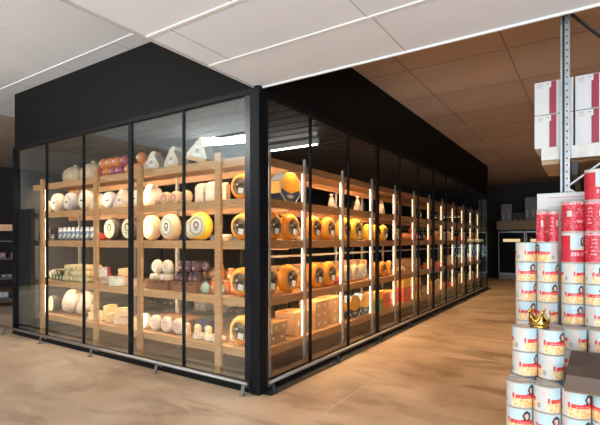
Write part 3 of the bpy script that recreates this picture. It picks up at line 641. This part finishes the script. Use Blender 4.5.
for y, ks in ((3.42, ('greenbox', 'yellowbox')), (3.75, ('redbox', 'redbox')), (4.05, ('redbox', 'yellowbox')), (4.7, ('redbox', 'redbox', 'yellowbox')), (5.05, ('redbox', 'redbox', 'yellowbox')), (5.4, ('yellowbox', 'redbox', 'yellowbox'))):
    z = 0
    for k in ks:
        rr(k, 'carton_box', '%s carton in stack' % k[:-3], 'box', y, 0, z=z, s=1.1); z += (.16 if k == 'greenbox' else .12)*1.1+.001
# far bays
rnd = random.Random(4)
FAR = [('gouda', 'round_cheese', 'orange wheel with brown label', 'cheese', .32, .8), ('creamwheel', 'round_cheese', 'cream wheel with sage ringed label', 'cheese', .30, .8), ('tanbox', 'carton_box', 'tan carton with label', 'box', .33, 1), ('bottle', 'bottle', 'dark bottle with pale label', 'bottle', .13, 1), ('carton', 'cheese_carton', 'tall white gabled cheese pack', 'pack', .2, 1), ('orangejar', 'preserve_jar', 'orange preserve jar', 'jar', .15, 1.2), ('loaf', 'cheese_loaf', 'oblong golden cheese', 'cheese', .26, 1), ('redbox', 'carton_box', 'red carton with yellow labels', 'box', .33, 1)]
for lv, y0 in ((2, 5.95), (1, 6.1), (0, 5.85)):
    y = y0
    while y < 11.0:
        k, nme, look, cat, stp, s = rnd.choice(FAR); y += stp/2
        rr(k, nme, look+' far back', cat, y, lv, s=s*rnd.uniform(.9, 1.05)); y += stp/2+rnd.uniform(.02, .12)

# ------------------------------------------------------------------ inner storage racks deep in the room
def store_rack(label, loc, wd, dp, hs, rz=0, mpost='steel_dark'):
    t = thing('storage_rack', label, 'shelf', loc, (0, 0, rz))
    for x in (-wd/2, wd/2):
        for y in (-dp/2, dp/2): MB().box(x-.02, x+.02, y-.02, y+.02, 0, hs[-1]+.3, mpost).build('post', t)
    for z in hs: MB().box(-wd/2, wd/2, -dp/2, dp/2, z-.03, z, mpost if mpost == 'steel_dark' else 'goods_grey').build('board', t)
    return t
def fill(label, grp, loc, wd, hs, rz, kinds, rnd, step=.36, s=1.2):
    Mz = Matrix.Rotation(rz, 4, 'Z')
    for li, z in enumerate(hs):
        x = -wd/2+.2
        while x < wd/2-.15:
            k = rnd.choice(kinds); p = Mz @ Vector((x, 0, 0))
            word = {'bluebox': 'dark blue', 'blackbox': 'black', 'greybox': 'grey', 'winebox': 'wine red', 'tanbox': 'tan', 'darkbox': 'brown'}[k]
            inst(k, 'carton_box', '%s carton %s, %s shelf' % (word, label, ('lowest', 'second', 'third', 'fourth', 'fifth')[li]), 'box', (loc[0]+p.x, loc[1]+p.y, z+.001), (0, 0, rz), grp, s*rnd.uniform(.85, 1.1))
            x += step+rnd.uniform(0, .12)
HS = [.25, .85, 1.45, 1.95]
store_rack('dark steel storage rack standing behind the pine cheese rack', (-3.3, 2.3, 0), 2.6, .5, HS)
fill('on rear steel rack', 'cartons on the rear steel rack', (-3.3, 2.3, 0), 2.6, HS, 0, ['bluebox', 'blackbox', 'winebox', 'greybox', 'darkbox'], rnd)
store_rack('dark steel storage rack deep behind the corner of cheese room', (-1.9, 4.3, 0), 1.8, .5, HS)
fill('on inner steel rack', 'cartons on the inner steel rack', (-1.9, 4.3, 0), 1.8, HS, 0, ['bluebox', 'blackbox', 'tanbox', 'darkbox', 'winebox'], rnd)
# shop rack left of the glass room
HS2 = [.2, .65, 1.1, 1.5]
t = store_rack('dark shop rack with wooden top beyond the glass room end', (-8.3, 1.55, 0), 2.6, .45, HS2, math.radians(56))
fill('on shop rack', 'cartons on the shop rack', (-8.3, 1.55, 0), 2.6, HS2[:-1], math.radians(56), ['blackbox', 'greybox', 'tanbox', 'winebox', 'bluebox'], rnd, .30, .95)
MB().box(-1.35, 1.35, -.25, .25, 1.72, 1.86, 'wood').build('top_board', t)

# ------------------------------------------------------------------ far end of the aisle: glass door coolers with stock above
for i in range(5):
    x = .2+i*.95
    t = thing('cooler', 'dark glass door cooler at the far end of aisle, unit %s' % ('closest to the glass room', 'next to the first', 'in the middle', 'beyond the middle', 'farthest along')[i], 'cooler', (x, 15.2, 0))
    MB().box(-.46, .46, .05, .6, 0, 1.9, 'steel_dark').build('cabinet', t)
    d = MB().box(-.45, .45, .02, .05, .25, 1.80, JARG).build('door', t); 
    fm = MB(); fm.box(-.46, -.43, 0, .05, .2, 1.85, 'metal').box(.43, .46, 0, .05, .2, 1.85, 'metal').box(-.43, .43, 0, .05, 1.80, 1.85, 'metal').box(-.43, .43, 0, .05, .2, .25, 'metal'); fm.build('door_frame', t)
    MB().box(-.44, .44, -.02, .05, 0, .2, 'goods_grey').build('kick_panel', t)
    if i < 2: MB().box(-.3, .3, .048, .0495, 1.45, 1.56, 'glow').build('glow_patch', t)  # emissive patch standing in for light inside the cooler
for i in range(12):
    x = 0+i*.42; k = rnd.choice(['bluebox', 'blackbox', 'winebox', 'greybox'])
    inst(k, 'carton_box', '%s carton stored on top of far coolers' % {'bluebox': 'dark blue', 'blackbox': 'black', 'winebox': 'wine red', 'greybox': 'grey'}[k], 'box', (x, 15.5, 1.901), (0, 0, 0), 'cartons above the far coolers', (1.6, 1.3, rnd.uniform(4.5, 9)))
t = thing('banner_beam', 'long beige header beam above the far coolers', 'beam', (2, 15.05, 0)); MB().box(-2.3, 2.8, 0, .1, 1.92, 2.25, 'goods_tan').build('panel', t)

# ------------------------------------------------------------------ pallet rack with white cartons
t = thing('pallet_rack', 'tall galvanised pallet rack with diagonal braces holding white cartons', 'shelf', (2.569, .42, 0))
def upright(x, y):
    m = MB()
    m.box(x-.030, x+.030, y+.0, y+.006, 0, 3.6, 'galv').box(x-.030, x-.024, y+.006, y+.05, 0, 3.6, 'galv').box(x+.024, x+.030, y+.006, y+.05, 0, 3.6, 'galv')
    m.box(x-.006, x-.003, y-.002, y, 0, 3.6, 'hole').box(x-.018, x-.006, y-.001, y, 0, 3.6, 'steel_dark')
    z = .5
    while z < 3.4: m.box(x+.008, x+.016, y-.0015, y, z, z+.014, 'hole'); z += .05
    m.build('upright', t)
upright(0, 0); upright(1.0, 0); upright(-.055, 1.3); upright(1.0, 1.3)
for a, b in (((.02, -.004, 1.90), (.98, -.004, 2.63)), ((.02, -.004, 1.88), (.98, -.004, 1.20)), ((.04, -.004, 3.16), (.48, -.004, 2.64))):
    MB().bar(a, b, .046, .012, 'galv' if b[2] != 2.64 else 'steel_dark').build('brace', t)  # top brace gets darker steel, painting in its underside shadow
for x in (.06, .95): MB().box(x-.02, x+.02, .055, 1.3, 1.99, 2.085, 'steel_dark').build('load_beam', t)
t = thing('pallet', 'white edged wooden pallet under the white cartons', 'pallet', (2.41, .49, 2.086))
MB().box(0, 1.1, -.01, .02, .03, .10, 'white_board').box(0, 1.1, -.012, .06, .10, .122, 'white_board').build('front_board', t)
for y in (.14, .32, .50, .68): MB().box(0, 1.1, y-.06, y+.06, .10, .122, 'pal_wood').build('deck_board', t)
for x in (.04, .5, .98): MB().box(x-.04, x+.08, .02, .74, .0, .10, 'pal_wood').build('bearer', t)
def whitebox(xi, row, y):
    x0 = 2.363+xi*.268; z0 = 2.209+row*.256
    t = thing('white_carton', 'white carton with maroon stripe, %s row on pallet' % ('lower', 'upper')[row], 'box', (x0, y, z0), (0, 0, 0), 'white cartons on the pallet rack')
    MB().rbox(0, .256, 0, .36, 0, .254, 'white', .002).build('carton_body', t)
    MB().box(.100, .147, -.001, 0, .004, .25, 'maroon').build('stripe', t, 'dark maroon printed stripe')
    m = MB().box(.065, .112, -.002, -.001, .205, .25, 'white'); m.build('flap_tag', t)
    p = MB(); p.box(.078, .100, -.003, -.002, .228, .238, 'greytext')
    for k in range(4): p.box(.02, .062-.008*(k % 2), -.0015, 0, .234-.009*k, .2375-.009*k, 'greytext' if k else 'pinktext')
    p.build('print', t)
    if row == 0: MB().box(-.002, .258, -.003, .0, .252, .2555, 'strap').build('strap', t)
for xi in range(3):
    for row in range(2): whitebox(xi, row, .478)

# ------------------------------------------------------------------ tins
def tin_cell(kind, a, v):
    # a: 0..1 around the tin, v: 0..1 up
    if kind == 'white':
        a2 = (a*2) % 1.0; half = int(a*2)
        if a2 < .66:
            u = a2/.66; cx = .68 if half == 0 else .32
            if .36 < v < .54 and .04 < u < .96: return 'pinkp' if (.42 < v < .47 and .15 < u < .85 and int(u*22) % 2) else 'band'
            if v <= .36: return 'nuts'
            dx, dv = (u-cx), (v-.70)
            if dx*dx/.006+(dv-.02)**2/.016 < 1: return 'skin'
            if dx*dx/.026+(dv-.02)**2/.052 < 1 and v > .54: return 'hair'
            if abs(dx) < .2 and v < .60: return 'skin' if abs(dx) < .08 else 'band'
            return 'sky'
        if .70 < a2 < .78 and .12 < v < .34: return 'bar'
        if .80 < a2 < .93 and int(v*20) % 3 == 1 and .3 < v < .85: return 'pinkp' if v > .6 else 'tin_w'
        if a2 > .94: return 'nuts' if v < .36 else ('band' if v < .6 else 'tin_w')
        return 'tin_w'
    a2 = (a*2) % 1.0
    if kind == 'red':
        if .12 < a2 < .26 and .50 < v < .70: return 'tin_w'
        hsh = (math.sin(int(a*72)*12.9898+int(v*24)*78.233)*43758.5453) % 1
        if hsh > .86: return 'rdark'
        if hsh < .16: return 'pinkr'
        if .40 < a2 < .62 and .30 < v < .36: return 'pinkp'
        if .40 < a2 < .60 and .62 < v < .80: return 'rdark' if int(a2*40+v*17) % 3 else 'pinkp'
        if .74 < a2 < .92 and .2 < v < .8 and int(v*24) % 3 == 0: return 'pinkp'
        if v > .93: return 'pinkp'
        return 'tin_r'
    # red with picture
    if .10 < a2 < .62 and .42 < v < .90:
        dx, dv = a2-.50, v-.70
        if dx*dx/.003+dv*dv/.012 < .5: return 'skin'
        if dx*dx/.007+dv*dv/.03 < 1: return 'hair'
        return 'sky' if v > .55 else 'tin_w'
    if .15 < a2 < .55 and .20 < v < .32: return 'pinkp' if int(a2*50) % 2 else 'tin_r'
    if v > .93: return 'tin_w'
    return 'tin_r'
def tinp(k, R, h, kind, na=72, nv=24):
    lab = MB(); z0 = .006; z1 = h-.006
    for j in range(nv):
        for i in range(na):
            a = i/na; b = (i+1)/na; c = z0+(z1-z0)*j/nv; d = z0+(z1-z0)*(j+1)/nv
            pa, pb = 2*PI*a-PI/2-.6, 2*PI*b-PI/2-.6
            lab.add([(R*math.cos(pa), R*math.sin(pa), c), (R*math.cos(pb), R*math.sin(pb), c), (R*math.cos(pb), R*math.sin(pb), d), (R*math.cos(pa), R*math.sin(pa), d)], [(0, 1, 2, 3)], tin_cell(kind, (i+.5)/na, (j+.5)/nv))
    can = MB().lathe([(1e-6, .002), (R-.004, .002), (R+.0015, 0), (R+.0015, .005), (R-.0012, .007), (R-.0012, h-.007), (R+.0015, h-.005), (R+.0015, h), (R-.003, h), (R-.004, h-.004), (1e-6, h-.014)], 'tin', 40)
    lid = MB().lathe([(1e-6, h-.010), (R-.004, h-.004), (R-.02, h-.003), (R-.022, h-.005), (1e-6, h-.005)], 'tin', 40)
    proto(k, ('can_body', can), ('paper_label', lab), ('lid', lid))
TR, TH = .0665, .1375
tinp('tin', TR, TH, 'white'); tinp('redtin', TR, .207, 'red'); tinp('redpic', TR, .207, 'pic'); tinp('slimred', .0335, .218, 'red', 48, 24)
rt = random.Random(11)
def tin(k, look, x, y, z, turn=None):
    r = turn if turn is not None else rt.choice((-.2, .2, .6, 1.5, 3.1, 3.6))
    inst(k, 'food_tin', look, 'tin', (x, y, z), (0, 0, r), 'tins in the stacked display')
Z0 = .515; XS = [2.337, 2.472, 2.622, 2.757, 2.892]
ROW = ['bottom', 'sixth', 'fifth', 'fourth', 'third', 'second', 'top']
TURNS = {(0, 6): .75, (1, 6): 2.05, (0, 5): .05, (1, 5): .4, (2, 5): .9, (0, 4): .45, (1, 4): .05, (2, 4): 0.1, (0, 3): .1, (1, 3): 1.0, (2, 3): 0}
for k in range(7):
    for i in range(5):
        if i >= 2 and k == 6: continue
        tin('tin', 'white printed tin in rear stack, %s white row' % ROW[k], XS[i], .17, Z0+.139*k, TURNS.get((i, k)))
tin('slimred', 'slim red tin on white rear tins', 2.438, .15, Z0+.139*7, .2); tin('slimred', 'slim red tin on white rear tins', 2.508, .15, Z0+.139*7, .9)
zr = Z0+.139*6
for i in (2, 3, 4):
    tin('redpic' if i == 2 else 'redtin', 'tall red tin in rear stack, lower red row', XS[i], .17, zr, (.1, .9, .3)[i-2])
    tin('redtin', 'tall red tin in rear stack, second red row', XS[i], .17, zr+.208, (-.2, .5, 1.4)[i-2])
for i in (3, 4): tin('redpic', 'tall red picture tin topping the rear stack', XS[i], .17, zr+.416, .2)
for k in range(3):
    for i, x in enumerate((2.50, 2.64, 2.78, 2.92)): tin('tin', 'white printed tin in inner row behind brown tray, %s layer' % ('lowest', 'middle', 'uppermost')[k], x, .02, Z0+.139*k, (.5, 1.1, .3, .9)[i])
# stepped front
FX = [2.392, 2.527, 2.662, 2.797]
for z, nm_ in ((.442, 'lower'), (.582, 'upper')):
    for i, x in enumerate(FX): tin('tin', 'white printed tin in nearest step, %s layer' % nm_, x, -.635, z, ((-.1, .0, .1, 1.6), (.35, .9, .2, 1.5))[nm_ == 'upper'][i])
for yy, nm_ in ((-.495, 'second'), (-.355, 'third'), (-.215, 'fourth')):
    for i, x in enumerate(FX): tin('tin', 'white printed tin hidden under tray, %s row' % nm_, x, yy, .582)
for k, z in enumerate((.722, .862)):
    for i, x in enumerate((2.403, 2.538)): tin('tin', 'white printed tin in crown column, %s layer' % ('lower', 'upper')[k], x, -.495, z, ((.45, 1.0), (.85, .25))[k][i])
t = thing('cardboard_tray', 'dark brown cardboard tray lying upside down on the tins', 'tray', (2.612, -.72, .721), (0, 0, .0))
MB().add([(0, 0, 0), (.45, 0, 0), (.45, .62, 0), (0, .62, 0), (.006, .006, .085), (.45, .006, .085), (.45, .61, .085), (.012, .61, .085)], [(3, 2, 1, 0), (0, 1, 5, 4), (1, 2, 6, 5), (2, 3, 7, 6), (3, 0, 4, 7), (4, 5, 6, 7)], 'brownbox').build('tray_body', t)
MB().box(.0, .45, -.003, 0, .0, .008, 'card_in').build('rim', t)
for i, (x0, x1, y0, y1, z) in enumerate(((2.325, 3.0, -.705, -.567, .441), (2.325, 3.0, -.564, -.146, .581), (2.42, 3.0, -.05, .09, .514), (2.265, 3.0, .100, .245, .514))):
    t = thing('base_carton', 'plain cardboard carton under the tins, %s' % ('nearest of four', 'under the tray', 'behind the tray', 'farthest of four')[i], 'box', ((x0+x1)/2, (y0+y1)/2, 0))
    a, b = (x1-x0)/2, (y1-y0)/2; MB().rbox(-a, a, -b, b, 0, z, 'card', .003).build('carton_body', t); MB().box(-a, a, -.004, .004, z, z+.0006, 'card_in').build('tape_seam', t)
# crown
t = thing('crown', 'small shiny gold crown standing on the tins', 'crown', (2.478, -.475, 1.001))
cr = MB(); n = 40; R = .050
vs = []; fs = []
for k in range(n):
    a = 2*PI*k/n; ph = (k % 8)/8; tip = abs(ph-.5)*2      # five points
    hgt = .038+.044*(tip**1.6); R2 = R*(1+.22*hgt/.08)
    for r_, z_ in ((R, 0), (R, .02), (R2, hgt)): vs.append((r_*math.cos(a), r_*math.sin(a), z_))
    for r_, z_ in ((R-.004, 0), (R-.004, .02), (R2-.004, hgt)): vs.append((r_*math.cos(a), r_*math.sin(a), z_))
for k in range(n):
    i = 6*k; j = 6*((k+1) % n)
    fs += [(i, j, j+1, i+1), (i+1, j+1, j+2, i+2), (i+3, i+4, j+4, j+3), (i+4, i+5, j+5, j+4), (i+2, j+2, j+5, i+5), (i, i+3, j+3, j)]
cr.add(vs, fs, 'gold', True).build('band', t)
for z in (.003, .022): MB().lathe([(R, z-.003), (R+.004, z), (R, z+.003)], 'gold', 40).build('rim_ring', t)
for k in range(5):
    a = 2*PI*k/5; R2 = R*1.23; MB().ball((R2*math.cos(a), R2*math.sin(a), .090), .0095, 'gold', 14).build('bead', t)
    a += PI/5; MB().prism([(0, -.012), (.010, 0), (0, .012), (-.010, 0)], -.002, .003, 'gold', Matrix.Translation((1.09*R*math.cos(a), 1.09*R*math.sin(a), .030)) @ Matrix.Rotation(a, 4, 'Z') @ Matrix.Rotation(PI/2, 4, 'Y')).build('ornament', t)
# white price board behind the red tins
t = thing('price_board', 'white printed board standing behind the red tins', 'sign', (2.395, .32, 1.455))
MB().box(0, .42, 0, .01, -1.455, .39, 'white').build('board', t)
p = MB()
p.box(.07, .30, -.001, 0, .355, .361, 'pinktext').box(.08, .33, -.001, 0, .285, .290, 'greytext').box(.09, .28, -.001, 0, .262, .268, 'greytext')
p.box(.02, .40, -.001, 0, .228, .231, 'greytext')
for k, x in enumerate((.085, .105, .125, .150, .175)): p.box(x, x+.013, -.001, 0, .185, .205, 'greentext')
p.build('print', t)

# ------------------------------------------------------------------ labels: tell look-alikes apart by their order along the shelf
ORD = 'first second third fourth fifth sixth seventh eighth ninth tenth eleventh twelfth thirteenth fourteenth fifteenth'.split()
cosy, siny = math.cos(YAW), math.sin(YAW)
def screen(o):
    p = o.location-cam.location; d = -p.x*siny+p.y*cosy; return (p.x*cosy+p.y*siny)/d
by = {}
for o in THINGS: by.setdefault(o['label'], []).append(o)
for lab, os_ in by.items():
    if len(os_) < 2: continue
    os_.sort(key=screen)
    for i, o in enumerate(os_):
        o['label'] = '%s, %s from left' % (lab, ORD[i]) if i else '%s, leftmost' % lab
        if i == len(os_)-1 and i > 1: o['label'] = '%s, rightmost' % lab
